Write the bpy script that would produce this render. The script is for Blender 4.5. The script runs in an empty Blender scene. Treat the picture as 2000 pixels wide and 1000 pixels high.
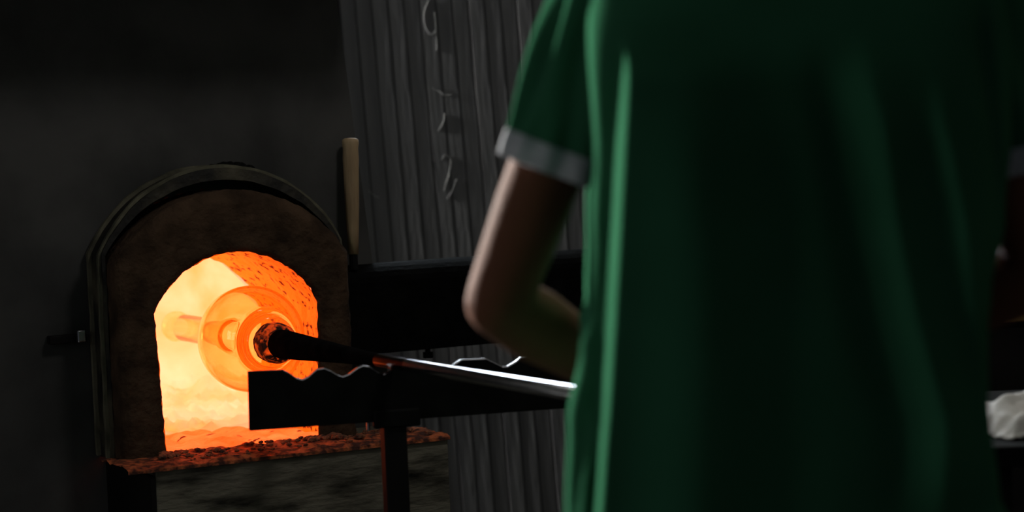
import bpy, bmesh, math, random
from mathutils import Vector, Matrix, noise
random.seed(7)
PI = math.pi
scene = bpy.context.scene
C = scene.collection

# ------------------------------------------------------------------ camera
F = 4250.0
CAMZ = 1.30
cam_d = bpy.data.cameras.new('camera'); cam = bpy.data.objects.new('camera', cam_d); C.objects.link(cam)
cam_d.sensor_width = 36.0; cam_d.lens = F / 2000.0 * 36.0
cam_d.clip_start = 0.05; cam_d.clip_end = 60
RM = Matrix.Rotation(PI / 2 - math.atan(220 / F), 3, 'X') @ Matrix.Rotation(-math.radians(2.3), 3, 'Z')
cam.matrix_world = Matrix.Translation((0, 0, CAMZ)) @ RM.to_4x4()
cam_d.dof.use_dof = True; cam_d.dof.focus_distance = 4.15; cam_d.dof.aperture_fstop = 2.8
scene.camera = cam

def at(px, py, d):
    """world point d metres in front of the camera along pixel (px, py) of the 2000x1000 frame"""
    return Vector((0, 0, CAMZ)) + RM @ Vector(((px - 1000) / F, -(py - 500) / F, -1.0)) * d

# ------------------------------------------------------------------ world, daylight, exposure
w = bpy.data.worlds.new('dusk'); scene.world = w; w.use_nodes = True
w.node_tree.nodes['Background'].inputs[0].default_value = (0.75, 0.85, 1.0, 1)
w.node_tree.nodes['Background'].inputs[1].default_value = 0.06

def area(name, loc, look, sx, sy, power, col):
    l = bpy.data.lights.new(name, 'AREA'); l.shape = 'RECTANGLE'; l.size = sx; l.size_y = sy; l.energy = power; l.color = col
    o = bpy.data.objects.new(name, l); C.objects.link(o); o.location = loc
    o.rotation_euler = (Vector(look) - Vector(loc)).to_track_quat('-Z', 'Y').to_euler()
    return o
RX0, RX1, RY0, RY1, RZ = -3.2, 3.2, -1.6, 6.2, 3.5
WL = (5.35, 6.12, 1.72, 2.9)          # left window: y0 y1 z0 z1
WB = (-2.0, 0.25, 1.70, 2.75)       # back window: x0 x1 z0 z1
area('daylight_left', (RX0 - 0.2, (WL[0] + WL[1]) / 2, (WL[2] + WL[3]) / 2), (0, (WL[0] + WL[1]) / 2, (WL[2] + WL[3]) / 2), WL[1] - WL[0], WL[3] - WL[2], 2600, (1.0, 0.94, 0.88))
WS = (0.6, 1.7, 1.2, 2.5)           # unseen fill window added in the left wall, nearer the camera: y0 y1 z0 z1
area('fill_side', (RX0 - 0.2, (WS[0] + WS[1]) / 2, (WS[2] + WS[3]) / 2), (0, (WS[0] + WS[1]) / 2, (WS[2] + WS[3]) / 2), WS[1] - WS[0], WS[3] - WS[2], 22, (1.0, 0.97, 0.93))
area('daylight_back', ((WB[0] + WB[1]) / 2, RY1 + 0.2, (WB[2] + WB[3]) / 2), ((WB[0] + WB[1]) / 2, 0, (WB[2] + WB[3]) / 2), WB[1] - WB[0], WB[3] - WB[2], 330, (0.82, 0.91, 1.0))
vs = scene.view_settings
scene.display_settings.display_device = 'sRGB'
vs.view_transform = 'Standard'; vs.look = 'None'; vs.gamma = 1.0; vs.use_curve_mapping = False; vs.exposure = 0.0
cy = scene.cycles
cy.use_denoising = True; cy.caustics_reflective = False; cy.caustics_refractive = False
cy.sample_clamp_indirect = 6.0; cy.max_bounces = 10; cy.transmission_bounces = 10; cy.diffuse_bounces = 4

# ------------------------------------------------------------------ materials
def mat(name, c1, c2=None, rough=0.7, metal=0.0, scale=12.0, bump=0.0, bscale=None, stretch=(1, 1, 1), detail=6.0, lo=0.35, hi=0.65, spec=0.5):
    m = bpy.data.materials.new(name); m.use_nodes = True
    nt = m.node_tree; b = nt.nodes['Principled BSDF']
    b.inputs['Roughness'].default_value = rough; b.inputs['Metallic'].default_value = metal
    b.inputs['Specular IOR Level'].default_value = spec
    b.inputs['Base Color'].default_value = (*c1, 1)
    tc = nt.nodes.new('ShaderNodeTexCoord'); mp = nt.nodes.new('ShaderNodeMapping'); mp.inputs['Scale'].default_value = stretch
    nt.links.new(tc.outputs['Object'], mp.inputs['Vector'])
    if c2:
        n = nt.nodes.new('ShaderNodeTexNoise'); n.inputs['Scale'].default_value = scale; n.inputs['Detail'].default_value = detail
        r = nt.nodes.new('ShaderNodeValToRGB'); r.color_ramp.elements[0].position = lo; r.color_ramp.elements[1].position = hi
        r.color_ramp.elements[0].color = (*c1, 1); r.color_ramp.elements[1].color = (*c2, 1)
        nt.links.new(mp.outputs[0], n.inputs['Vector']); nt.links.new(n.outputs['Fac'], r.inputs[0]); nt.links.new(r.outputs[0], b.inputs['Base Color'])
    if bump:
        n2 = nt.nodes.new('ShaderNodeTexNoise'); n2.inputs['Scale'].default_value = bscale or scale * 4; n2.inputs['Detail'].default_value = 6
        bp = nt.nodes.new('ShaderNodeBump'); bp.inputs['Strength'].default_value = bump; bp.inputs['Distance'].default_value = 0.01
        nt.links.new(mp.outputs[0], n2.inputs['Vector']); nt.links.new(n2.outputs['Fac'], bp.inputs['Height']); nt.links.new(bp.outputs[0], b.inputs['Normal'])
    return m

def hot(name, e1, e2, strength, base=(0.5, 0.35, 0.2), scale=8.0, lo=0.3, hi=0.7, bump=0.4, pits=None, pscale=60.0):
    """refractory hot enough to glow; the glow varies with the lining's own patches and pits"""
    m = mat(name, base, None, 0.9, bump=bump, bscale=scale * 5)
    nt = m.node_tree; b = nt.nodes['Principled BSDF']
    tc = [n for n in nt.nodes if n.type == 'MAPPING'][0]
    n = nt.nodes.new('ShaderNodeTexNoise'); n.inputs['Scale'].default_value = scale; n.inputs['Detail'].default_value = 5; n.inputs['Distortion'].default_value = 0.6
    r = nt.nodes.new('ShaderNodeValToRGB'); r.color_ramp.elements[0].position = lo; r.color_ramp.elements[1].position = hi
    r.color_ramp.elements[0].color = (*e1, 1); r.color_ramp.elements[1].color = (*e2, 1)
    nt.links.new(tc.outputs[0], n.inputs['Vector']); nt.links.new(n.outputs['Fac'], r.inputs[0])
    out = r.outputs[0]
    if pits is not None:
        v = nt.nodes.new('ShaderNodeTexNoise'); v.inputs['Scale'].default_value = pscale; v.inputs['Detail'].default_value = 3
        q = nt.nodes.new('ShaderNodeValToRGB'); q.color_ramp.elements[0].position = pits - 0.03; q.color_ramp.elements[1].position = pits + 0.02
        q.color_ramp.elements[0].color = (0.10, 0.03, 0.02, 1); q.color_ramp.elements[1].color = (1, 1, 1, 1)
        nt.links.new(tc.outputs[0], v.inputs['Vector']); nt.links.new(v.outputs['Fac'], q.inputs[0])
        mx = nt.nodes.new('ShaderNodeMix'); mx.data_type = 'RGBA'; mx.blend_type = 'MULTIPLY'; mx.inputs[0].default_value = 1.0
        nt.links.new(out, mx.inputs[6]); nt.links.new(q.outputs[0], mx.inputs[7]); out = mx.outputs[2]
        mb = nt.nodes.new('ShaderNodeMix'); mb.data_type = 'RGBA'; mb.blend_type = 'MULTIPLY'; mb.inputs[0].default_value = 1.0
        mb.inputs[6].default_value = (*base, 1); nt.links.new(q.outputs[0], mb.inputs[7]); nt.links.new(mb.outputs[2], b.inputs['Base Color'])
    nt.links.new(out, b.inputs['Emission Color']); b.inputs['Emission Strength'].default_value = strength
    return m

M = {}
M['floor'] = mat('concrete_floor', (0.05, 0.05, 0.05), (0.09, 0.085, 0.08), 0.85, scale=3, bump=0.2)
M['wall'] = mat('sooty_plaster', (0.03, 0.026, 0.022), (0.055, 0.048, 0.04), 0.9, scale=4, bump=0.3)
M['ceil'] = mat('dark_boards', (0.05, 0.05, 0.05), (0.08, 0.08, 0.08), 0.9, scale=3)
M['white_paint'] = mat('white_paint', (0.75, 0.74, 0.66), (0.6, 0.6, 0.52), 0.6, scale=10)
M['shell'] = mat('furnace_plate', (0.032, 0.032, 0.032), (0.068, 0.067, 0.066), 0.75, scale=5, bump=0.12, bscale=40, lo=0.3, hi=0.6, spec=0.25)
M['soot'] = mat('soot_black_steel', (0.005, 0.005, 0.005), (0.011, 0.010, 0.010), 0.65, scale=8, bump=0.1, spec=0.07)
M['steel_frame'] = mat('scaled_steel', (0.010, 0.009, 0.008), (0.075, 0.065, 0.042), 0.65, scale=11, bump=0.4, bscale=50, lo=0.46, hi=0.72, spec=0.3)
M['duct'] = mat('matt_black_duct', (0.003, 0.003, 0.003), (0.006, 0.006, 0.006), 0.95, scale=20, bump=0.3, spec=0.02)
M['hoop_edge'] = mat('lit_hoop_edge', (0.05, 0.048, 0.034), (0.16, 0.15, 0.105), 0.7, scale=14, bump=0.3, spec=0.2)  # lighter base colour puts the lit edge lines into the material
M['ring'] = mat('refractory', (0.03, 0.018, 0.011), (0.08, 0.048, 0.029), 0.95, scale=18, bump=0.7, bscale=70, spec=0.15)
M['ledge'] = mat('glow_tinted_ledge', (0.05, 0.012, 0.006), (0.52, 0.13, 0.04), 0.9, scale=48, bump=0.8, bscale=90, lo=0.44, hi=0.62)  # orange-red glow from the mouth put into the base colour
M['block'] = mat('charred_block', (0.012, 0.012, 0.010), (0.17, 0.16, 0.125), 0.9, scale=10, bump=0.6, bscale=30, stretch=(0.8, 1, 2.6), lo=0.30, hi=0.55, detail=12, spec=0.1)
M['slag'] = mat('slag', (0.03, 0.02, 0.015), (0.35, 0.13, 0.06), 0.9, scale=50, bump=0.5)  # crumb colour reddened with the same mouth glow
M['iron'] = mat('black_iron', (0.003, 0.003, 0.003), (0.007, 0.006, 0.006), 0.95, scale=30, bump=0.15, spec=0.0)
M['pipe'] = mat('polished_steel', (0.62, 0.64, 0.68), (0.5, 0.52, 0.56), 0.15, 1.0, scale=40, stretch=(1, 1, 0.05))
M['stained'] = mat('heat_stained_steel', (0.035, 0.033, 0.033), (0.09, 0.088, 0.09), 0.14, 1.0, scale=40)
M['rest'] = mat('rest_steel', (0.004, 0.004, 0.004), (0.008, 0.008, 0.008), 0.6, 0.0, scale=20, spec=0.06)
M['rest_edge'] = mat('worn_edge_steel', (0.45, 0.45, 0.47), (0.3, 0.3, 0.32), 0.25, 1.0, scale=60)
M['slat'] = mat('grey_slat', (0.085, 0.087, 0.092), (0.135, 0.138, 0.142), 0.95, scale=10, bump=0.2, spec=0.05, stretch=(2, 2, 0.25))
M['slat_gap'] = mat('slat_backing', (0.03, 0.03, 0.03), None, 0.9)
M['chalk'] = mat('chalk', (0.34, 0.35, 0.35), (0.22, 0.23, 0.23), 0.95, scale=80)
M['wood'] = mat('turned_wood', (0.24, 0.16, 0.085), (0.46, 0.33, 0.19), 0.65, scale=14, bump=0.25, stretch=(2, 2, 0.3))
M['bench_wood'] = mat('ochre_wood', (0.15, 0.08, 0.018), (0.20, 0.11, 0.027), 0.6, scale=10, stretch=(0.3, 2, 2))
M['cloth'] = mat('white_cloth', (0.80, 0.77, 0.73), (0.62, 0.60, 0.58), 0.9, scale=8, bump=0.2, bscale=120)
M['shirt'] = mat('green_jersey', (0.026, 0.108, 0.055), (0.032, 0.130, 0.068), 1.0, scale=6, bump=0.05, bscale=300, spec=0.0)
M['cuff'] = mat('grey_rib_knit', (0.50, 0.51, 0.55), (0.40, 0.41, 0.45), 0.85, scale=60, bump=0.2, bscale=200)
M['skin'] = mat('skin', (0.135, 0.053, 0.030), (0.165, 0.066, 0.039), 0.7, scale=12, bump=0.08, bscale=80, spec=0.1)
M['trouser'] = mat('dark_denim', (0.015, 0.018, 0.028), (0.025, 0.03, 0.045), 0.9, scale=30)
M['shoe'] = mat('black_leather', (0.012, 0.012, 0.012), None, 0.5)
M['hair'] = mat('dark_hair', (0.012, 0.009, 0.007), (0.025, 0.018, 0.013), 0.6, scale=40, stretch=(3, 3, 0.4), bump=0.5)
M['eye'] = mat('eye', (0.7, 0.7, 0.68), None, 0.2)
M['iris'] = mat('iris', (0.03, 0.018, 0.01), None, 0.2)
M['chamber'] = hot('glowing_chamber', (3.0, 0.34, 0.07), (3.0, 0.72, 0.42), 0.85, scale=6.0, base=(0.5, 0.38, 0.24))
M['tunnel'] = hot('glowing_tunnel', (2.2, 0.14, 0.004), (2.2, 0.26, 0.014), 0.36, scale=9.0, base=(0.72, 0.42, 0.02), pits=0.40, pscale=60, bump=0.8)
M['hearth'] = hot('glowing_hearth', (2.5, 0.16, 0.008), (2.5, 0.42, 0.09), 0.55, scale=14.0, base=(0.45, 0.24, 0.1), pits=0.33, pscale=30, bump=0.9)
M['added_burner'] = hot('added_burner_glow', (1.0, 0.78, 0.20), (1.0, 0.85, 0.3), 7.0, scale=3.0)
M['lamp_bulb'] = hot('lit_bulb', (1, 0.9, 0.75), (1, 0.9, 0.75), 8.0)
M['moile'] = hot('scaled_hot_neck', (0.004, 0.001, 0.0005), (1.6, 0.13, 0.01), 0.6, scale=55, lo=0.47, hi=0.75, base=(0.02, 0.01, 0.008), bump=0.8)

def glass_mat(name, tint, emi=0.0):
    m = bpy.data.materials.new(name); m.use_nodes = True; nt = m.node_tree; nt.nodes.clear()
    o = nt.nodes.new('ShaderNodeOutputMaterial'); g = nt.nodes.new('ShaderNodeBsdfGlass')
    g.inputs['Color'].default_value = (*tint, 1); g.inputs['Roughness'].default_value = 0.0; g.inputs['IOR'].default_value = 1.45
    e = nt.nodes.new('ShaderNodeEmission'); e.inputs[0].default_value = (1, 0.25, 0.02, 1); e.inputs[1].default_value = emi
    a = nt.nodes.new('ShaderNodeAddShader')
    nt.links.new(g.outputs[0], a.inputs[0]); nt.links.new(e.outputs[0], a.inputs[1]); nt.links.new(a.outputs[0], o.inputs[0])
    return m
M['glass'] = glass_mat('hot_clear_glass', (1.0, 0.89, 0.70), 0.03)

def pane_mat():
    m = bpy.data.materials.new('window_glass'); m.use_nodes = True; nt = m.node_tree; nt.nodes.clear()
    o = nt.nodes.new('ShaderNodeOutputMaterial'); t = nt.nodes.new('ShaderNodeBsdfTransparent'); g = nt.nodes.new('ShaderNodeBsdfGlossy')
    g.inputs['Roughness'].default_value = 0.05; t.inputs[0].default_value = (0.94, 0.96, 0.96, 1)
    mx = nt.nodes.new('ShaderNodeMixShader'); mx.inputs[0].default_value = 0.06
    nt.links.new(t.outputs[0], mx.inputs[1]); nt.links.new(g.outputs[0], mx.inputs[2]); nt.links.new(mx.outputs[0], o.inputs[0])
    return m
M['pane'] = pane_mat()

# ------------------------------------------------------------------ helpers
def obj(name, bm, m, parent=None, smooth=False, bevel=0.0):
    me = bpy.data.meshes.new(name)
    if smooth:
        for f in bm.faces: f.smooth = True
    bm.normal_update(); bm.to_mesh(me); bm.free()
    me.materials.append(M[m])
    o = bpy.data.objects.new(name, me); C.objects.link(o)
    if parent: o.parent = parent
    if bevel:
        b = o.modifiers.new('bevel', 'BEVEL'); b.width = bevel; b.segments = 2; b.limit_method = 'ANGLE'
    return o
def tag(o, label, cat, group=None):
    o['label'] = label; o['category'] = cat
    if group: o['group'] = group
    return o
def thing(name, label, cat, loc=(0, 0, 0), rz=0.0, group=None):
    o = bpy.data.objects.new(name, None); C.objects.link(o); o.location = loc; o.rotation_euler = (0, 0, rz); o.empty_display_size = 0.1
    return tag(o, label, cat, group)
def struct(name, bm, m, parent=None):
    o = obj(name, bm, m, parent)
    if not parent: o['kind'] = 'structure'
    return o
def box(x0, x1, y0, y1, z0, z1, bm=None):
    bm = bm or bmesh.new()
    v = [bm.verts.new(p) for p in ((x0, y0, z0), (x1, y0, z0), (x1, y1, z0), (x0, y1, z0), (x0, y0, z1), (x1, y0, z1), (x1, y1, z1), (x0, y1, z1))]
    for f in ((3, 2, 1, 0), (4, 5, 6, 7), (0, 1, 5, 4), (1, 2, 6, 5), (2, 3, 7, 6), (3, 0, 4, 7)): bm.faces.new([v[i] for i in f])
    return bm
def prism(pts, ax, a0, a1, bm=None):
    """polygon pts in the plane across axis ax ('y': (x,z) points), extruded a0..a1"""
    bm = bm or bmesh.new()
    mk = {'y': lambda p, a: (p[0], a, p[1]), 'z': lambda p, a: (p[0], p[1], a), 'x': lambda p, a: (a, p[0], p[1])}[ax]
    A = [bm.verts.new(mk(p, a0)) for p in pts]; B = [bm.verts.new(mk(p, a1)) for p in pts]
    n = len(pts); bm.faces.new(A); bm.faces.new(B[::-1])
    for i in range(n): bm.faces.new((A[i], B[i], B[(i + 1) % n], A[(i + 1) % n]))
    bmesh.ops.recalc_face_normals(bm, faces=bm.faces)
    return bm
def frame_of(d):
    d = d.normalized(); up = Vector((0, 0, 1)) if abs(d.z) < 0.95 else Vector((1, 0, 0))
    x = d.cross(up).normalized(); return x, x.cross(d).normalized()
def tube(path, rad, seg=12, bm=None, cap=True):
    bm = bm or bmesh.new(); path = [Vector(p) for p in path]
    rad = rad if isinstance(rad, (list, tuple)) else [rad] * len(path)
    rings = []; px = None
    for i, p in enumerate(path):
        d = (path[min(i + 1, len(path) - 1)] - path[max(i - 1, 0)])
        if px is None: x, y = frame_of(d)
        else:
            dn = d.normalized(); x = (px - dn * px.dot(dn)).normalized(); y = x.cross(dn).normalized()
        px = x
        rings.append([bm.verts.new(p + (x * math.cos(2 * PI * k / seg) + y * math.sin(2 * PI * k / seg)) * rad[i]) for k in range(seg)])
    for a, b in zip(rings, rings[1:]):
        for k in range(seg): bm.faces.new((a[k], a[(k + 1) % seg], b[(k + 1) % seg], b[k]))
    if cap: bm.faces.new(rings[0][::-1]); bm.faces.new(rings[-1])
    return bm
def lathe(prof, p0, d, seg=64, closed=False, bm=None):
    """prof: (t, r) along direction d from p0"""
    bm = bm or bmesh.new(); d = d.normalized(); x, y = frame_of(d); rings = []
    for t, r in prof:
        if r < 1e-6: rings.append([bm.verts.new(p0 + d * t)])
        else: rings.append([bm.verts.new(p0 + d * t + (x * math.cos(2 * PI * k / seg) + y * math.sin(2 * PI * k / seg)) * r) for k in range(seg)])
    pairs = list(zip(rings, rings[1:])) + ([(rings[-1], rings[0])] if closed else [])
    for a, b in pairs:
        for k in range(seg):
            l = (k + 1) % seg
            if len(a) == 1 and len(b) == 1: continue
            if len(a) == 1: bm.faces.new((a[0], b[l], b[k]))
            elif len(b) == 1: bm.faces.new((a[k], a[l], b[0]))
            else: bm.faces.new((a[k], a[l], b[l], b[k]))
    bmesh.ops.recalc_face_normals(bm, faces=bm.faces)
    return bm
def strips(rows, bm=None, closed_u=False):
    """quad grid through rows of points"""
    bm = bm or bmesh.new(); V = [[bm.verts.new(p) for p in r] for r in rows]
    for a, b in zip(V, V[1:]):
        n = len(a)
        for k in range(n if closed_u else n - 1): bm.faces.new((a[k], a[(k + 1) % n], b[(k + 1) % n], b[k]))
    return bm
def smooth01(t): t = max(0.0, min(1.0, t)); return t * t * (3 - 2 * t)

# ================================================================== THE ROOM
struct('floor', box(RX0 - 0.2, RX1 + 0.2, RY0, RY1 + 0.2, -0.1, 0), 'floor')
struct('ceiling', box(RX0 - 0.2, RX1 + 0.2, RY0, RY1 + 0.2, RZ, RZ + 0.1), 'ceil')
bm = box(RX0 - 0.15, RX0, RY0, WS[0], 0, RZ); box(RX0 - 0.15, RX0, WS[1], WL[0], 0, RZ, bm); box(RX0 - 0.15, RX0, WS[0], WS[1], 0, WS[2], bm); box(RX0 - 0.15, RX0, WS[0], WS[1], WS[3], RZ, bm); box(RX0 - 0.15, RX0, WL[1], RY1, 0, RZ, bm); box(RX0 - 0.15, RX0, WL[0], WL[1], 0, WL[2], bm); box(RX0 - 0.15, RX0, WL[0], WL[1], WL[3], RZ, bm)
struct('wall_left', bm, 'wall')
bm = box(RX0, WB[0], RY1, RY1 + 0.15, 0, RZ); box(WB[1], RX1, RY1, RY1 + 0.15, 0, RZ, bm); box(WB[0], WB[1], RY1, RY1 + 0.15, 0, WB[2], bm); box(WB[0], WB[1], RY1, RY1 + 0.15, WB[3], RZ, bm)
struct('wall_back', bm, 'wall')
struct('wall_right', box(RX1, RX1 + 0.15, RY0, RY1, 0, RZ), 'wall')
def window(name, a0, a1, z0, z1, axis, pos, nx, nz):
    b = (lambda p0, p1, q0, q1, t0, t1, bm=None: box(p0, p1, pos + t0, pos + t1, q0, q1, bm)) if axis == 'x' else (lambda p0, p1, q0, q1, t0, t1, bm=None: box(pos - t1, pos - t0, p0, p1, q0, q1, bm))
    bm = b(a0, a0 + 0.05, z0, z1, 0.03, 0.09); b(a1 - 0.05, a1, z0, z1, 0.03, 0.09, bm); b(a0, a1, z1 - 0.05, z1, 0.03, 0.09, bm); b(a0, a1, z0, z0 + 0.05, 0.03, 0.09, bm)
    for i in range(1, nx):
        x = a0 + (a1 - a0) * i / nx; b(x - 0.015, x + 0.015, z0, z1, 0.035, 0.085, bm)
    for i in range(1, nz):
        z = z0 + (z1 - z0) * i / nz; b(a0, a1, z - 0.015, z + 0.015, 0.035, 0.085, bm)
    f = struct(name, bm, 'white_paint')
    for i in range(nx):
        for j in range(nz):
            x0 = a0 + (a1 - a0) * i / nx; x1 = a0 + (a1 - a0) * (i + 1) / nx; q0 = z0 + (z1 - z0) * j / nz; q1 = z0 + (z1 - z0) * (j + 1) / nz
            obj('pane', b(x0 + 0.012, x1 - 0.012, q0 + 0.012, q1 - 0.012, 0.058, 0.062), 'pane', f)
    return f
window('window_1', WL[0], WL[1], WL[2], WL[3], 'y', RX0, 2, 3)
window('fill_window', WS[0], WS[1], WS[2], WS[3], 'y', RX0, 3, 3)  # added window that carries the fill light
wf = window('window_2', WB[0], WB[1], WB[2], WB[3], 'x', RY1, 5, 3)
obj('sill', box(WB[0] - 0.04, WB[1] + 0.04, RY1 - 0.07, RY1 + 0.03, 1.684, 1.704), 'white_paint', wf)

# ================================================================== THE FURNACE  (local frame: u along the front, n into it, z up)
YAW = math.radians(28)
O = at(478, 862, 4.2)
FB = Vector((O.x, O.y, 0)); EU = Vector((math.cos(YAW), math.sin(YAW), 0)); EN = Vector((-math.sin(YAW), math.cos(YAW), 0))
ZL = 0.747
fur = thing('glass_furnace', 'black sooty glass furnace with glowing orange arched mouth', 'furnace', FB, YAW)

def arch(hwb, hw, base, spring, apex, ns=26, na=70):
    """left foot, up the left side, over the arc, down the right side -> [(u,z)]"""
    pts = [(-(hwb + (hw - hwb) * i / ns), base + (spring - base) * i / ns) for i in range(ns)]
    rise = apex - spring; R = (hw * hw + rise * rise) / (2 * rise); cz = apex - R; a = math.asin(min(1, hw / R)) if rise <= hw else PI - math.asin(hw / R)
    pts += [(R * math.sin(-a + 2 * a * i / na), cz + R * math.cos(-a + 2 * a * i / na)) for i in range(na + 1)]
    pts += [((hw + (hwb - hw) * i / ns), spring + (base - spring) * i / ns) for i in range(1, ns + 1)]
    return pts
def rough(rows, amp, sc, seed=0.0):
    return [[Vector(p) + noise.noise_vector(Vector(p) * sc + Vector((seed, 0, 0))) * amp + noise.noise_vector(Vector(p) * sc * 3.1) * amp * 0.4 for p in r] for r in rows]
def row(a, n): return [(u, n, z) for u, z in a]
def lerp_arch(a, b, t): return [(p[0] + (q[0] - p[0]) * t, p[1] + (q[1] - p[1]) * t) for p, q in zip(a, b)]

# shell: front plate in pieces round the mouth, sides, back, roof (hollow)
ZT = 1.70
bm = prism([(-0.75, 0.0), (-0.225, 0.0), (-0.225, 1.06), (-0.225, ZT), (-0.75, ZT)], 'y', 0.15, 0.17)
prism([(-0.225, 1.19), (0.225, 1.19), (0.225, ZT), (-0.225, ZT)], 'y', 0.15, 0.17, bm)
prism([(0.225, 0.0), (0.462, 0.0), (0.29, ZT), (0.225, ZT)], 'y', 0.15, 0.17, bm)
box(-0.225, 0.225, 0.15, 0.17, 0.0, 0.70, bm)
for s_ in (-1, 1): prism([(0.225 * s_, 1.03), (0.225 * s_, 1.19), (0.10 * s_, 1.19)], 'y', 0.15, 0.17, bm)
obj('front_plate', bm, 'shell', fur)
bm = box(-0.75, -0.73, 0.17, 1.25, 0, ZT)
prism([(0.462, 0.0), (0.442, 0.0), (0.27, ZT), (0.29, ZT)], 'y', 0.17, 0.45, bm)
box(0.28, 0.40, 0.43, 0.45, 0, ZT, bm); box(0.39, 0.41, 0.43, 1.25, 0, ZT, bm); box(-0.75, 0.41, 1.23, 1.25, 0, ZT, bm)
obj('side_plates', bm, 'soot', fur)
bm = box(-0.75, 0.28, 0.15, 0.45, ZT, ZT + 0.02); box(-0.75, 0.41, 0.45, 1.25, ZT, ZT + 0.02, bm)
obj('roof_plate', bm, 'soot', fur)

obj('shade_hood', box(-0.75, 0.34, -0.185, 0.15, ZT, ZT + 0.03), 'soot', fur)  # unseen overhang added to shade the top of the front plate

# refractory ring in front
A_open = arch(0.156, 0.167, ZL - 0.02, 1.005, 1.113)
A_lip = arch(0.160, 0.171, ZL - 0.02, 1.008, 1.118)
A_out1 = arch(0.230, 0.228, ZL - 0.02, 1.09, 1.214)
A_out2 = arch(0.240, 0.238, ZL - 0.02, 1.10, 1.232)
rows = [row(A_open, 0.006), row(A_lip, 0.001)]
for i in range(1, 12): rows.append(row(lerp_arch(A_lip, A_out1, i / 12), 0.0))
rows += [row(A_out1, 0.002), row(A_out2, 0.014)] + [row(A_out2, 0.014 + 0.136 * i / 8) for i in range(1, 9)]
obj('mouth_ring', strips(rough(rows, 0.0028, 60)), 'ring', fur, smooth=True)
# steel frame behind the ring: an arched hoop a little larger, with two raised edge strips
A_f0 = arch(0.241, 0.240, ZL - 0.015, 1.118, 1.252); A_f1 = arch(0.247, 0.246, ZL - 0.015, 1.121, 1.275)
rows = [row(A_f0, 0.06), row(A_f1, 0.062), row(A_f1, 0.10), row(A_f1, 0.15), row(A_f0, 0.15)]
obj('steel_hoop', strips(rough(rows, 0.0015, 25)), 'steel_frame', fur, smooth=False)
for nn, dh, nm in ((0.068, 0.006, 'hoop_edge'), (0.128, 0.007, 'hoop_edge')):
    a = arch(0.247 + dh, 0.246 + dh, ZL - 0.015, 1.121, 1.275 + dh); b = arch(0.246, 0.245, ZL - 0.015, 1.121, 1.274)
    rows = [row(b, nn), row(a, nn), row(a, nn + 0.011), row(b, nn + 0.011)]
    obj(nm, strips(rough(rows, 0.002, 18, 3.0 + nn)), 'hoop_edge', fur)
# mortar lump on the crown
bm = bmesh.new()
for i in range(9):
    t = i / 8; u = -0.01 + 0.09 * t
    bmesh.ops.create_icosphere(bm, subdivisions=2, radius=0.010 + 0.006 * math.sin(PI * t), matrix=Matrix.Translation((u, 0.10, 1.272 - 1.2 * (u - 0.0) ** 2)))
for v in bm.verts: v.co += noise.noise_vector(v.co * 60) * 0.006
obj('mortar_lump', bm, 'soot', fur, smooth=True)

# tunnel lining: flares behind the lip, then opens into the chamber
T = [(0.006, A_open), (0.06, arch(0.19, 0.197, ZL - 0.02, 0.995, 1.116)), (0.15, arch(0.20, 0.208, ZL - 0.02, 0.985, 1.118)), (0.28, arch(0.205, 0.212, ZL - 0.02, 0.975, 1.115)), (0.42, arch(0.208, 0.215, ZL - 0.02, 0.968, 1.108))]
rows = []
for (n0, a0), (n1, a1) in zip(T, T[1:]):
    for i in range(8): rows.append(row(lerp_arch(a0, a1, i / 8), n0 + (n1 - n0) * i / 8))
rows.append(row(T[-1][1], 0.42))
obj('tunnel_lining', strips(rough(rows, 0.004, 30)), 'tunnel', fur, smooth=True)
# chamber lining: a rounded shell seen from inside, open towards the tunnel
A_t = T[-1][1]
A_c0 = arch(0.37, 0.38, ZL - 0.03, 1.08, 1.26); A_c1 = arch(0.36, 0.37, ZL - 0.03, 1.06, 1.24)
rows = [row(A_t, 0.42)] + [row(lerp_arch(A_t, A_c0, t), 0.425) for t in (0.25, 0.5, 0.75, 1.0)] + [row(A_c0, 0.42 + 0.42 * i / 8) for i in range(1, 9)]
for i in range(1, 13):
    t = i / 12 * PI / 2; s = math.cos(t) if i < 12 else 0.001
    rows.append([(u * s, 0.84 + 0.22 * math.sin(t), ZL - 0.03 + (z - ZL + 0.03) * (0.25 + 0.75 * s)) for u, z in A_c1])
obj('chamber_lining', strips(rough(rows, 0.010, 9)), 'chamber', fur, smooth=True)
bm = bmesh.new()
NX, NY = 120, 60
rows = [[(-0.46 + 0.92 * i / NX, 0.03 + 1.05 * j / NY, ZL - 0.012 + 0.012 * noise.noise(Vector((-0.46 + 0.92 * i / NX, 1.05 * j / NY, 0)) * 14) + 0.05 * smooth01((j / NY - 0.55) / 0.35) * (0.5 + noise.noise(Vector((i * 0.12, j * 0.2, 3))))) for i in range(NX + 1)] for j in range(NY + 1)]
for r_ in rows[:17]:
    for k, p in enumerate(r_): r_[k] = (p[0] * 0.40, p[1], p[2])
obj('hearth_sill', strips(rows[:17]), 'hearth', fur, smooth=True)
obj('chamber_floor', strips([[(max(-0.38, min(0.38, p[0])), p[1], p[2] + 0.02 * abs(noise.noise(Vector(p) * 30)) + 0.012 * noise.noise(Vector(p) * 70)) if k else p for p in r_] for k, r_ in enumerate(rows[16:])]), 'chamber', fur, smooth=True)
bm = lathe([(0.0, 0.0), (0.0, 0.075), (0.02, 0.085), (0.06, 0.09)], Vector((-0.335, 0.66, 0.98)), Vector((-1, 0, 0)), seg=32)
obj('hidden_burner', bm, 'added_burner', fur, smooth=True)  # hidden glowing disc added to brighten the chamber's left side

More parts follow.
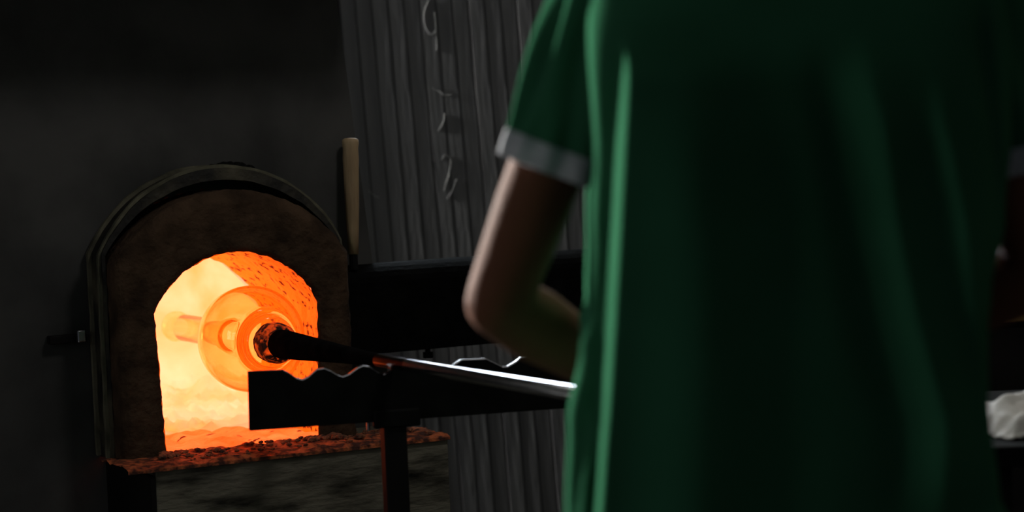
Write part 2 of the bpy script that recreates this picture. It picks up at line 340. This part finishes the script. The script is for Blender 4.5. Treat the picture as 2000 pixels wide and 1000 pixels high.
# ledge, block and slag crumbs
rows = []
for j in range(15):
    rows.append([(-0.275 + 0.655 * i / 90, -0.125 + 0.165 * j / 14, ZL - 0.012 + (0.007 * noise.noise(Vector((i * 0.21, j * 0.5, 0))) if 0 < j else -0.004)) for i in range(91)])
rows.insert(0, [(p[0], -0.126, ZL - 0.022) for p in rows[0]])
obj('ledge', strips(rows), 'ledge', fur)
bm = box(-0.222, 0.378, -0.12, 0.15, 0.0, ZL - 0.018)
obj('base_block', bm, 'block', fur, bevel=0.004)
obj('block_side_shade', box(-0.231, -0.222, -0.118, 0.15, 0.0, ZL - 0.03), 'soot', fur)  # black sheet standing in for shade on the block's left side
bm = bmesh.new()
for i in range(170):
    u = random.uniform(-0.17, 0.36); n = -0.12 + 0.15 * random.random() ** 0.7; r = random.uniform(0.0015, 0.0055) * (1.5 if random.random() < 0.12 else 1)
    if i > 130: u = random.choice((-0.158, 0.166)) + random.uniform(-0.02, 0.02) * (1 if i % 2 else 2); n = random.uniform(-0.05, 0.0); r = random.uniform(0.004, 0.010)
    bmesh.ops.create_icosphere(bm, subdivisions=1, radius=r, matrix=Matrix.Translation((u, n, ZL - 0.010 + r * 0.4)) @ Matrix.Diagonal((1.3, 1, 0.7, 1)))
for v in bm.verts: v.co += noise.noise_vector(v.co * 200) * 0.0015
so = obj('slag_crumbs', bm, 'slag', fur); so['kind'] = 'stuff'
# latch on the left of the front plate
bm = box(-0.335, -0.262, 0.128, 0.15, 0.952, 0.968); obj('latch_bar', bm, 'soot', fur, bevel=0.002)
bm = box(-0.286, -0.268, 0.112, 0.128, 0.953, 0.977); obj('latch_pin', bm, 'rest_edge', fur, bevel=0.003)
# black duct leaving on the right, round-topped
prof = [(0.085, 0.884), (0.235, 0.884), (0.235, 1.03)] + [(0.16 + 0.075 * math.cos(a), 1.03 + 0.035 * math.sin(a)) for a in [PI * k / 10 for k in range(1, 10)]] + [(0.085, 1.03)]
duct = obj('side_duct', prism(prof, 'x', 0.262, 1.05), 'duct', fur, bevel=0.003)
bm = lathe([(0, 0), (0, 0.011), (0.012, 0.011), (0.012, 0.006), (0.022, 0.006), (0.022, 0)], Vector((0.462, 0.13, 0.862)), Vector((0, 0, 1)), seg=8)
obj('hanger_bolt', bm, 'soot', fur)
box_leg = box(0.98, 1.02, 0.13, 0.17, 0, 0.886); obj('duct_leg', box_leg, 'soot', fur)

# wooden handle standing by the arch
hb = FB + EU * 0.292 + EN * 0.10
base = at(690, 497, 4.41); top = at(684, 268, 4.42)
bm = lathe([(0, 0), (0, 0.011), (0.05, 0.0125), (0.10, 0.0145), (0.17, 0.0155), (0.195, 0.0165), (0.215, 0.0155), (0.226, 0.0172), (0.233, 0.0165), (0.236, 0.012), (0.2365, 0)], base, top - base, seg=28)
h = obj('tool_handle', bm, 'wood', smooth=True); tag(h, 'tan wooden tool handle standing upright beside the furnace arch', 'handle')
bm = tube([base - Vector((0, 0, 0.03)), base + Vector((0, 0, 0.012))], 0.009, 10); obj('handle_socket', bm, 'soot', h)

# ================================================================== ADDED PENDANT LAMP (unseen, put in to light the furnace front and panel)
LPOS = Vector((0.45, 3.25, 2.85))
lamp = thing('fill_pendant', 'added unseen pendant lamp lighting the furnace front and panel', 'lamp', LPOS)
obj('shade', lathe([(0.10, 0.03), (0.09, 0.05), (0.05, 0.09), (-0.03, 0.19), (-0.04, 0.195), (-0.03, 0.185), (0.05, 0.085), (0.085, 0.045)], Vector(), Vector((0, 0, 1)), 40), 'soot', lamp, True)
obj('cord', tube([(0, 0, 0.09), (0, 0, RZ - LPOS.z)], 0.006, 8), 'soot', lamp)
obj('bulb', lathe([(-0.035, 0.0), (-0.03, 0.02), (0.0, 0.034), (0.03, 0.028), (0.06, 0.015), (0.09, 0.014)], Vector(), Vector((0, 0, 1)), 24), 'lamp_bulb', lamp, True)
ll = bpy.data.lights.new('lamp_light', 'POINT'); ll.energy = 20; ll.color = (1.0, 0.95, 0.88); ll.shadow_soft_size = 0.17
lo = bpy.data.objects.new('lamp_light', ll); C.objects.link(lo); lo.parent = lamp; lo.location = (0, 0, -0.22)

# ================================================================== SLATTED PANEL BEHIND
PANEL_Y = 5.56
pl = at(684, 250, 5.56)
panel = thing('slatted_panel', 'grey slatted panel with chalk scribbles leaning behind the furnace', 'panel', (pl.x + 0.058, PANEL_Y, 0.0))
panel.rotation_euler = (0, -math.radians(2.45), 0)
SW = 0.0408; NS = 26; HP = 1.86
me_list = []
for k in range(4):
    bm = bmesh.new(); z = [0.03 + (HP - 0.03) * i / 14 for i in range(15)]
    a = [(0.0012, 0.0), (0.0008, -0.007), (0.003, -0.0095), (SW - 0.003, -0.010 + 0.001 * (k % 2)), (SW - 0.0008, -0.007), (SW - 0.0012, 0.0)]
    rows = [[(x + 0.0008 * noise.noise(Vector((k * 9.1, zz * 6, x * 3))), y + 0.0006 * noise.noise(Vector((k * 5.3, zz * 4, 7))), zz) for x, y in a] for zz in z]
    strips(rows, bm); bm.verts.ensure_lookup_table(); bmesh.ops.recalc_face_normals(bm, faces=bm.faces)
    me = bpy.data.meshes.new('slat'); bm.to_mesh(me); bm.free(); me.materials.append(M['slat']); me_list.append(me)
for i in range(NS):
    o = bpy.data.objects.new('slat', me_list[(i * 7 + i // 3) % 4]); C.objects.link(o); o.parent = panel; o.location = (i * SW, random.uniform(-0.0004, 0.0004), 0)
wd = obj('wedge', prism([(0, -0.003), (0.12, -0.003), (0.12, -0.047), (0, -0.042)], 'y', -0.02, 0.02), 'bench_wood', panel); wd.location = (NS * SW - 0.13, 0.006, 0.0)
obj('edge_shade_strip', box(-0.014, -0.0005, -0.014, 0.018, 0.0, HP), 'soot', panel)  # black strip added so the panel's left edge stays unlit
obj('backing_board', box(0, NS * SW, 0.0015, 0.018, 0.0, HP), 'slat_gap', panel)
def chalk(pts, r=0.0016):
    r *= 0.75
    P = []
    for px, py in pts:
        ray = (at(px, py, 1) - Vector((0, 0, CAMZ))); t = (PANEL_Y - 0.0105) / ray.y; P.append(Vector((0, 0, CAMZ)) + ray * t)
    Q = []
    for i in range(len(P) - 1):
        p0, p1, p2, p3 = P[max(i - 1, 0)], P[i], P[i + 1], P[min(i + 2, len(P) - 1)]
        for k in range(6):
            t = k / 6; Q.append(0.5 * ((2 * p1) + (p2 - p0) * t + (2 * p0 - 5 * p1 + 4 * p2 - p3) * t * t + (3 * p1 - p0 - 3 * p2 + p3) * t ** 3))
    Q.append(P[-1])
    o = obj('chalk_mark', tube(Q, r, 6), 'chalk', panel)
    o.matrix_parent_inverse = panel_inv
bpy.context.view_layer.update(); panel_inv = panel.matrix_world.inverted()
chalk([(838, 0), (829, 22), (830, 50), (842, 68), (850, 60)]); chalk([(848, 22), (852, 60), (853, 100)], 0.0011)
chalk([(845, 172), (858, 178), (868, 186), (882, 184)]); chalk([(869, 222), (866, 238), (856, 256)])
chalk([(862, 312), (870, 303), (880, 312), (878, 335), (872, 355), (867, 372)], 0.0012); chalk([(892, 350), (884, 370), (874, 388)], 0.0011)
chalk([(720, 372), (728, 380), (740, 386)], 0.0011)

# ================================================================== PIPE REST
rest_o = at(484, 725, 3.6); rest_o.z = 0
rest_a = math.radians(15.3)
rest = thing('pipe_rest', 'black notched steel pipe rest on a post before the furnace', 'rest', rest_o, rest_a)
top_edge = [(0.0, 0.9412), (0.0581, 0.9399), (0.0664, 0.9351), (0.0797, 0.9248), (0.0899, 0.9215), (0.1005, 0.926), (0.1148, 0.937), (0.127, 0.9382), (0.138, 0.9329), (0.149, 0.9253), (0.1576, 0.9221), (0.1682, 0.9249), (0.1843, 0.935), (0.1932, 0.9382), (0.2036, 0.9363), (0.2164, 0.926), (0.2276, 0.9209), (0.240, 0.926), (0.254, 0.9365), (0.266, 0.938), (0.277, 0.933), (0.290, 0.924), (0.300, 0.921), (0.311, 0.925), (0.326, 0.929), (0.335, 0.925), (0.345, 0.927), (0.3633, 0.9371), (0.4055, 0.9363), (0.4188, 0.9291), (0.4347, 0.9202), (0.4438, 0.9200), (0.4577, 0.9266), (0.468, 0.9335), (0.52, 0.933), (0.535, 0.926), (0.55, 0.921), (0.565, 0.926), (0.58, 0.935), (0.63, 0.935)]
poly = [(-0.002, 0.8425)] + top_edge + [(0.63, 0.841)]
o = obj('notched_plate', prism(poly, 'y', -0.006, 0.006), 'rest', rest, bevel=0.0012)
# bright worn line along the top edge
rows = [[(s, y, z + dz) for s, z in top_edge[1:-1]] for y, dz in ((-0.0066, -0.0012), (-0.0045, 0.0006), (0.0045, 0.0006), (0.0066, -0.0012))]
obj('worn_edge', strips(rows), 'rest_edge', rest)
obj('post', box(0.2225, 0.2615, -0.016, 0.022, 0.02, 0.852), 'soot', rest, bevel=0.003)
bm = box(0.205, 0.285, -0.020, -0.006, 0.832, 0.862); obj('clamp', bm, 'rest', rest, bevel=0.003)
bm = box(0.10, 0.38, -0.14, 0.14, 0.0, 0.02); obj('foot', bm, 'rest', rest, bevel=0.003)
bm = lathe([(0, 0), (0, 0.003), (0.012, 0.003), (0.012, 0)], Vector((0.198, -0.002, 0.829)), Vector((0, 0, 1)), 10); obj('pin', bm, 'rest_edge', rest)

# ================================================================== BLOWPIPE AND GLASS
P1 = at(1115, 766, 3.05); P0 = at(545, 671, 4.15)
PD = (P0 - P1).normalized()              # towards the furnace
PEND = P1 - PD * 0.44
pipe = thing('blowpipe', 'polished steel blowpipe with blackened tapered head held over notched rest', 'blowpipe', P0)
def pob(name, bm, m, smooth=True):
    o = obj(name, bm, m, pipe, smooth); o.matrix_parent_inverse = Matrix.Translation(-P0); return o
LP = (P0 - PEND).length
bm = lathe([(0, 0.004), (0, 0.0098), (0.002, 0.0105), (LP - 0.63, 0.0107)], PEND, PD, 40); pob('shaft', bm, 'pipe')
bm = lathe([(LP - 0.505, 0.0114), (LP - 0.43, 0.0132), (LP - 0.36, 0.0155), (LP - 0.25, 0.0195), (LP - 0.12, 0.0245), (LP - 0.04, 0.0272), (LP - 0.008, 0.0275), (LP - 0.002, 0.0262), (LP, 0.0)], PEND, PD, 40); pob('head', bm, 'iron')
bm = lathe([(LP - 0.632, 0.0108), (LP - 0.60, 0.0110), (LP - 0.50, 0.0113)], PEND, PD, 40); pob('stained_shaft', bm, 'stained')
bm = lathe([(LP - 0.75, 0.0112), (LP - 0.75, 0.0125), (LP - 0.735, 0.0125), (LP - 0.735, 0.0112)], PEND, PD, 24)
bm.free()

bm = lathe([(-0.012, 0.020), (-0.014, 0.030), (-0.004, 0.0375), (0.018, 0.040), (0.040, 0.038), (0.052, 0.033), (0.052, 0.0), (-0.012, 0.0)], P0, PD, 56)
for v in bm.verts: v.co += noise.noise_vector(v.co * 90) * 0.0016
BC = 0.163; BR = 0.1055
vase = thing('glass_vase', 'clear round glass vase with long neck glowing in the furnace mouth', 'vase', P0)
def vob(name, bm, m):
    o = obj(name, bm, m, vase, True); o.matrix_parent_inverse = Matrix.Translation(-P0); return o
vob('collar', bm, 'moile')
outer = [(0.038, 0.0), (0.038, 0.045), (0.044, 0.053), (0.056, 0.055), (0.066, 0.054)]
for k in range(1, 30):
    a = PI - math.asin(0.056 / BR) - k * (PI - math.asin(0.056 / BR) - math.asin(0.034 / BR)) / 30
    outer.append((BC + BR * math.cos(a), BR * math.sin(a)))
e = BC + BR * math.cos(math.asin(0.034 / BR))
outer += [(e + 0.006, 0.0315), (e + 0.02, 0.0295), (e + 0.10, 0.0285), (e + 0.34, 0.029), (e + 0.39, 0.031), (e + 0.40, 0.0335), (e + 0.408, 0.0335), (e + 0.412, 0.030)]
inner = [(e + 0.408, 0.0255), (e + 0.34, 0.0250), (e + 0.10, 0.0245), (e + 0.02, 0.0255), (e + 0.002, 0.028)]
BI = BR - 0.0045
for k in range(0, 31):
    a = math.asin(0.030 / BI) + k * (PI - math.asin(0.030 / BI)) / 31
    inner.append((BC + BI * math.cos(a), BI * math.sin(a)))
inner.append((BC - BI, 0.0))
vob('bulb', lathe(outer + inner, P0, PD, 96), 'glass')

# ================================================================== PERSON
person = thing('person', 'person in green polo shirt seen from behind holding the blowpipe', 'person', (0.30, 2.42, 0))
def per(name, bm, m, smooth=True, parent=None):
    o = obj(name, bm, m, parent or person, smooth)
    o.matrix_parent_inverse = Matrix.Translation((-0.30, -2.42, 0)) if not parent else parent.matrix_parent_inverse.copy() @ Matrix.Identity(4)
    if parent: o.matrix_parent_inverse = Matrix.Identity(4)
    return o
def blob(bm, c, s, sub=3, rot=None):
    mtx = Matrix.Translation(c) @ (rot.to_4x4() if rot else Matrix.Identity(4)) @ Matrix.Diagonal((*s, 1))
    bmesh.ops.create_icosphere(bm, subdivisions=sub, radius=1.0, matrix=mtx)
def limb(bm, path, rad, seg=20):
    tube(path, rad, seg, bm)
    for p, r in ((path[0], rad[0]), (path[-1], rad[-1])): blob(bm, Vector(p), (r, r, r), 2)
def onpipe(y):                            # point of the pipe axis at depth y
    t = (y - P0.y) / PD.y; return P0 + PD * t
LS = Vector((0.122, 2.42, 1.465)); LE = at(972, 590, 2.46); LH = onpipe(2.79)
RS = Vector((0.520, 2.42, 1.455)); RE = Vector((0.600, 2.45, 1.13)); RH = onpipe(2.67)
bm = bmesh.new()
def arm(S, E, H, side):
    pd = PD; back = (E - H); back = (back - pd * back.dot(pd)).normalized()     # wrist side of the pipe
    wrist = H + back * 0.062 + Vector((0, 0, 0.012))
    limb(bm, [S, S.lerp(E, 0.35), S.lerp(E, 0.7), E], [0.044, 0.043, 0.043, 0.038])
    limb(bm, [E, E.lerp(wrist, 0.25), E.lerp(wrist, 0.6), wrist], [0.039, 0.044, 0.037, 0.027])
    palm = H + back * 0.030 + Vector((0, 0, 0.004))
    rot = Matrix((pd, back.cross(pd), back)).transposed()
    blob(bm, palm, (0.043, 0.030, 0.017), 3, rot); limb(bm, [wrist, palm], [0.027, 0.024], 14)
    n2 = back.cross(pd).normalized()
    if n2.z < 0: n2 = -n2
    for k, (ro, sp) in enumerate(((0.0200, 1.0), (0.0210, 1.08), (0.0205, 1.0), (0.0190, 0.85))):
        c = H + pd * (0.031 - 0.0205 * k); path = []
        for j in range(9):
            a = j / 8 * PI * 1.30 * sp; path.append(c + (back * math.cos(a) + n2 * math.sin(a)) * ro)
        limb(bm, path, [0.0092 - 0.0002 * j for j in range(9)], 10)
    th = [palm + pd * 0.030 - n2 * 0.012, H + pd * 0.046 - n2 * 0.022 + back * 0.006, H + pd * 0.040 - n2 * 0.022 - back * 0.014, H + pd * 0.026 - n2 * 0.012 - back * 0.024]
    limb(bm, th, [0.013, 0.011, 0.0100, 0.0088], 10)
arm(LS, LE, LH, -1); arm(RS, RE, RH, 1)
# trunk, neck, head, legs
CX = 0.306
for z, a, b in ((0.96, 0.175, 0.105), (1.08, 0.16, 0.10), (1.20, 0.17, 0.105), (1.32, 0.185, 0.11), (1.42, 0.185, 0.10)): blob(bm, Vector((CX, 2.42, z)), (a, b, 0.11), 3)
limb(bm, [LS, (CX, 2.41, 1.48), RS], [0.046, 0.072, 0.046])
limb(bm, [(CX, 2.41, 1.47), (CX - 0.005, 2.43, 1.56), (CX - 0.01, 2.45, 1.63)], [0.075, 0.06, 0.058])
HC = Vector((CX - 0.015, 2.47, 1.73))
blob(bm, HC, (0.077, 0.098, 0.115), 4); blob(bm, HC + Vector((0, 0.035, -0.062)), (0.056, 0.060, 0.062), 3)
blob(bm, HC + Vector((0, 0.098, -0.02)), (0.013, 0.022, 0.025), 3); blob(bm, HC + Vector((0, 0.093, -0.065)), (0.026, 0.010, 0.009), 2)
for s in (-1, 1): blob(bm, HC + Vector((0.079 * s, 0.0, -0.012)), (0.010, 0.020, 0.032), 3); limb(bm, [(CX + 0.095 * s, 2.42, 0.95), (CX + 0.10 * s, 2.43, 0.50), (CX + 0.10 * s, 2.40, 0.08)], [0.085, 0.058, 0.042])
for s in (-1, 1): blob(bm, Vector((CX + 0.10 * s, 2.46, 0.055)), (0.042, 0.115, 0.04), 3)
body = per('body', bm, 'skin')
rmod = body.modifiers.new('remesh', 'REMESH'); rmod.mode = 'VOXEL'; rmod.voxel_size = 0.0045; rmod.use_smooth_shade = True
sm = body.modifiers.new('smooth', 'SMOOTH'); sm.iterations = 5; sm.factor = 0.5
for s in (-1, 1):
    bm = bmesh.new(); blob(bm, HC + Vector((0.031 * s, 0.083, 0.005)), (0.013, 0.013, 0.012), 3); ey = per('eye', bm, 'eye')
    bm = bmesh.new(); blob(bm, HC + Vector((0.031 * s, 0.0945, 0.004)), (0.005, 0.003, 0.005), 2); per('iris', bm, 'iris', parent=ey)
bm = bmesh.new(); blob(bm, HC + Vector((0, -0.014, 0.022)), (0.085, 0.102, 0.108), 4)
for v in list(bm.verts):
    if v.co.y > HC.y + 0.045 and v.co.z < HC.z + 0.075: v.co.y = HC.y + 0.045 - 0.3 * (v.co.y - HC.y - 0.045)
    v.co += noise.noise_vector(v.co * 55) * 0.005
per('hair', bm, 'hair')

# shirt ------------------------------------------------------------
def tab(z, t):
    for (z0, *a), (z1, *b) in zip(t, t[1:]):
        if z <= z1 or (z1 == t[-1][0]):
            k = smooth01((z - z0) / (z1 - z0)); return [p + (q - p) * k for p, q in zip(a, b)]
def at_x(px, py): return at(px, py, 2.33).x
def zz(py): return at(1500, py, 2.33).z
#        z      xl      xr      depth-half  y-centre
SH = [(0.845, 0.043, 0.545, 0.150, 2.425), (0.90, 0.046, 0.522, 0.150, 2.425), (1.00, 0.052, 0.512, 0.148, 2.42), (1.08, 0.068, 0.514, 0.146, 2.42), (1.12, 0.082, 0.518, 0.146, 2.42), (1.20, 0.086, 0.535, 0.148, 2.42), (1.30, 0.092, 0.545, 0.150, 2.42), (1.40, 0.090, 0.545, 0.150, 2.42), (1.47, 0.090, 0.535, 0.138, 2.42), (1.51, 0.115, 0.497, 0.115, 2.42), (1.545, 0.19, 0.42, 0.085, 2.42), (1.575, 0.232, 0.376, 0.07, 2.425), (1.60, 0.236, 0.372, 0.068, 2.43)]
def curve(pts):                           # pixel polyline -> x as function of z
    q = sorted((zz(py), at_x(px, py)) for px, py in pts)
    def f(z):
        if z <= q[0][0]: return q[0][1]
        for (z0, x0), (z1, x1) in zip(q, q[1:]):
            if z <= z1: return x0 + (x1 - x0) * (z - z0) / (z1 - z0)
        return q[-1][1]
    return f
def win(z, py0, py1, soft=0.05):          # 1 between the two heights, fading outside
    a, b = zz(py1), zz(py0); return smooth01((z - a + soft) / soft) * smooth01((b + soft - z) / soft)
g = lambda t: math.exp(-t * t)
step = lambda t: 0.5 + 0.5 * math.tanh(t)
f1 = curve([(1212, 120), (1204, 250), (1192, 500), (1178, 740), (1160, 1000)])
f2 = curve([(1172, 150), (1162, 300), (1150, 520), (1146, 620)])
f2b = curve([(1160, 820), (1146, 920), (1140, 1000)])
f3 = curve([(1655, 180), (1672, 260), (1700, 440), (1740, 620), (1800, 820)])
f4 = curve([(1800, 260), (1838, 420), (1868, 600), (1900, 760), (1930, 1000)])
f5 = curve([(1905, 80), (1918, 200), (1930, 330), (1940, 420)])
f6 = curve([(1290, 300), (1310, 600), (1300, 1000)])
f7 = curve([(1540, 500), (1550, 1000)])
def saw(x, f, a, w_, l): return a * step((x - f) / w_) * math.exp(-max(0.0, x - f - w_) / l)
def fold(x, z):
    d = 0.0
    d += saw(x, f1(z), 0.046, 0.0022, 0.13) * win(z, 170, 1200, 0.06)
    d -= 0.030 * step((x - f1(z) + 0.02) / 0.02) * (1 - step((x - f1(z) - 0.0) / 0.004)) * win(z, 250, 1200, 0.1) * 0.5
    d += 0.012 * g((x - f2b(z)) / 0.008) * win(z, 850, 1200)
    d += (saw(x, f3(z), 0.042, 0.013, 0.07) - 0.012 * g((x - f3(z) + 0.03) / 0.022)) * win(z, 280, 860, 0.12)
    d += saw(x, f4(z), 0.026, 0.009, 0.05) * win(z, 320, 1200, 0.1)
    d -= 0.016 * g((x - f5(z)) / 0.010) * win(z, 100, 420, 0.08)
    d += 0.036 * g((x - f6(z) - 0.03) / 0.062) * win(z, 380, 1200, 0.2)
    d += 0.010 * g((x - f7(z) - 0.03) / 0.05) * win(z, 450, 1200, 0.15)
    return d
NB, NF, NZ = 300, 110, 170
rows = []
for j in range(NZ + 1):
    z = SH[0][0] + (SH[-1][0] - SH[0][0]) * j / NZ
    xl, xr, b, cyy = tab(z, SH); cx = (xl + xr) / 2; a = (xr - xl) / 2
    kz = smooth01((1.50 - z) / 0.08); pr = 2.0 + 2.6 * kz; pl_ = 2.0 + 1.6 * kz + 8.0 * smooth01((1.45 - z) / 0.10)
    r_ = []
    for i in range(NB + NF):
        back = i < NB
        u = -math.cos(PI * i / NB) if back else math.cos(PI * (i - NB) / NF)
        p_ = pl_ if u < 0 else pr
        h_ = max(0.0, 1 - abs(u) ** p_) ** (1 / p_)
        x = cx + a * u; y = cyy + b * h_ * (-1 if back else 1)
        if back:
            k_ = smooth01((h_ - 0.55) / 0.4); y -= (fold(x, z) - 0.012) * k_
        else: y += 0.012 * math.sin(x * 60 + z * 5) * h_ * (z < 1.4)
        if u < 0: x += 0.60 * smooth01((1.10 - z) / 0.08) * max(0.0, y - (cyy - b + 0.050)) * -u
        y += 0.003 * noise.noise(Vector((x * 9, z * 5, 0.0 if back else 2.0)))
        r_.append((x, y, z))
    rows.append(r_)
bm = strips(rows, closed_u=True)
# sleeves
def sleeve(S, E, side, bm):
    d = (E - S).normalized(); e1 = Vector((side, 0, 0)); e1 = (e1 - d * e1.dot(d)).normalized(); e2 = d.cross(e1)
    rws = []
    for j in range(41):
        t = j / 40; L = -0.03 + t * 0.215
        rr = 0.059 + 0.004 * math.sin(PI * min(1, t * 1.1)) - 0.005 * t
        rw = []
        for i in range(90):
            th = 2 * PI * i / 90
            f = 0.006 * t * math.sin(3 * th + 1.2 + 2 * t) + 0.004 * math.sin(7 * th + 5 * t) * smooth01(t * 1.5)
            ta = (th + PI) % (2 * PI) - PI; k_ = smooth01(t * 2.2)
            f += k_ * (-0.008 * g((ta + 0.60) / 0.15) - 0.006 * g((ta + 1.25) / 0.3))
            c_ = math.cos(th); s_ = math.sin(th)
            rw.append(S + d * L + e1 * (rr + f) * c_ + e2 * (rr * 1.0 + f) * s_)
        rws.append(rw)
    cap = [[S + d * (-0.03 - 0.045 * math.sin(k * PI / 16)) + (p - (S + d * -0.03)) * math.cos(k * PI / 16) for p in rws[0]] for k in range(7, 0, -1)]
    strips(cap + rws, bm, closed_u=True)
    return rws[-1], d
le, ld = sleeve(LS, LE, -1, bm); re_, rd = sleeve(RS, RE, 1, bm)
shirt = per('polo_shirt', bm, 'shirt')
shirt.modifiers.new('thick', 'SOLIDIFY').thickness = 0.0012
for edge, d in ((le, ld), (re_, rd)):
    c = sum(edge, Vector()) / len(edge)
    rws = [[c + (p - c) * k + d * t for p in edge] for k, t in ((0.985, -0.004), (1.03, -0.003), (1.03, 0.012), (1.015, 0.026), (0.985, 0.027), (0.97, 0.010))]
    per('sleeve_cuff', strips(rws, closed_u=True), 'cuff', parent=shirt)
bm = strips([[(CX + (0.068 + o_) * math.cos(2 * PI * i / 60), 2.435 + (0.068 + o_) * math.sin(2 * PI * i / 60), z_) for i in range(60)] for o_, z_ in ((0.002, 1.588), (0.004, 1.615), (0.010, 1.62), (0.022, 1.585), (0.030, 1.560))], closed_u=True)
per('shirt_collar', bm, 'shirt', parent=shirt)
# trousers and shoes
bm = bmesh.new()
rws = [[(CX + 0.185 * math.cos(2 * PI * i / 48), 2.42 + 0.118 * math.sin(2 * PI * i / 48), z_) for i in range(48)] for z_ in (1.02, 0.97, 0.92, 0.88)]
strips(rws, bm, closed_u=True)
for s in (-1, 1): tube([(CX + 0.088 * s, 2.42, 0.95), (CX + 0.095 * s, 2.42, 0.80), (CX + 0.10 * s, 2.43, 0.50), (CX + 0.10 * s, 2.41, 0.25), (CX + 0.10 * s, 2.41, 0.06)], [0.092, 0.100, 0.078, 0.072, 0.070], 32, bm)
per('trousers', bm, 'trouser')
for s in (-1, 1):
    bm = bmesh.new(); blob(bm, Vector((CX + 0.10 * s, 2.46, 0.05)), (0.052, 0.14, 0.055), 4)
    for v in bm.verts: v.co.z = max(v.co.z, 0.0)
    per('shoe', bm, 'shoe')

# ================================================================== RIGHT SIDE: bench with rag, wooden bench at the back
wb = thing('steel_bench', 'black steel workbench behind the person on the right', 'workbench', (1.15, 3.35, 0))
obj('bench_top', box(-0.53, 0.55, -0.30, 0.35, 0.815, 0.845), 'soot', wb, bevel=0.003)
for sx in (-0.49, 0.50):
    for sy in (-0.27, 0.30): obj('leg', box(sx, sx + 0.04, sy, sy + 0.04, 0, 0.815), 'soot', wb)
rag_c = at(1985, 800, 3.2)
NX = 46
rows = []
for j in range(NX + 1):
    r_ = []
    for i in range(NX + 1):
        u = i / NX; v = j / NX; x = -0.062 + 0.20 * u; y = -0.06 + 0.13 * v
        edge = min(u, 1 - u, v, 1 - v); hgt = 0.050 * smooth01(edge / 0.16) * (0.75 + 0.5 * noise.noise(Vector((u * 3.0, v * 3.0, 1)))) + 0.012 * abs(noise.noise(Vector((u * 7, v * 7 + u * 4, 5))))
        q = 1 - 0.22 * noise.noise(Vector((u * 2.4, v * 2.4, 8)))
        r_.append((x * q, y * q, 0.002 + hgt))
    rows.append(r_)
rag = obj('cleaning_rag', strips(rows), 'cloth', smooth=True); rag.location = (rag_c.x + 0.0, rag_c.y, 0.846); rag.rotation_euler = (0, 0, 0.5)
rag.modifiers.new('thick', 'SOLIDIFY').thickness = 0.002
tag(rag, 'crumpled white cleaning rag lying on the black steel bench', 'rag')
tb = thing('wood_bench', 'ochre wooden bench top over an added black body against the back wall', 'cabinet', (1.75, 5.85, 0))
obj('bench_top', box(-0.62, 0.8, -0.25, 0.3, 0.79, 0.82), 'bench_wood', tb, bevel=0.003)
obj('added_black_body', box(-0.60, 0.78, -0.22, 0.28, 0.0, 0.79), 'soot', tb, bevel=0.004)  # black box added to keep the space under the bench top dark
for k in range(2): obj('black_body_door', box(-0.59 + 0.69 * k, 0.08 + 0.69 * k, -0.232, -0.221, 0.06, 0.77), 'soot', tb, bevel=0.003)
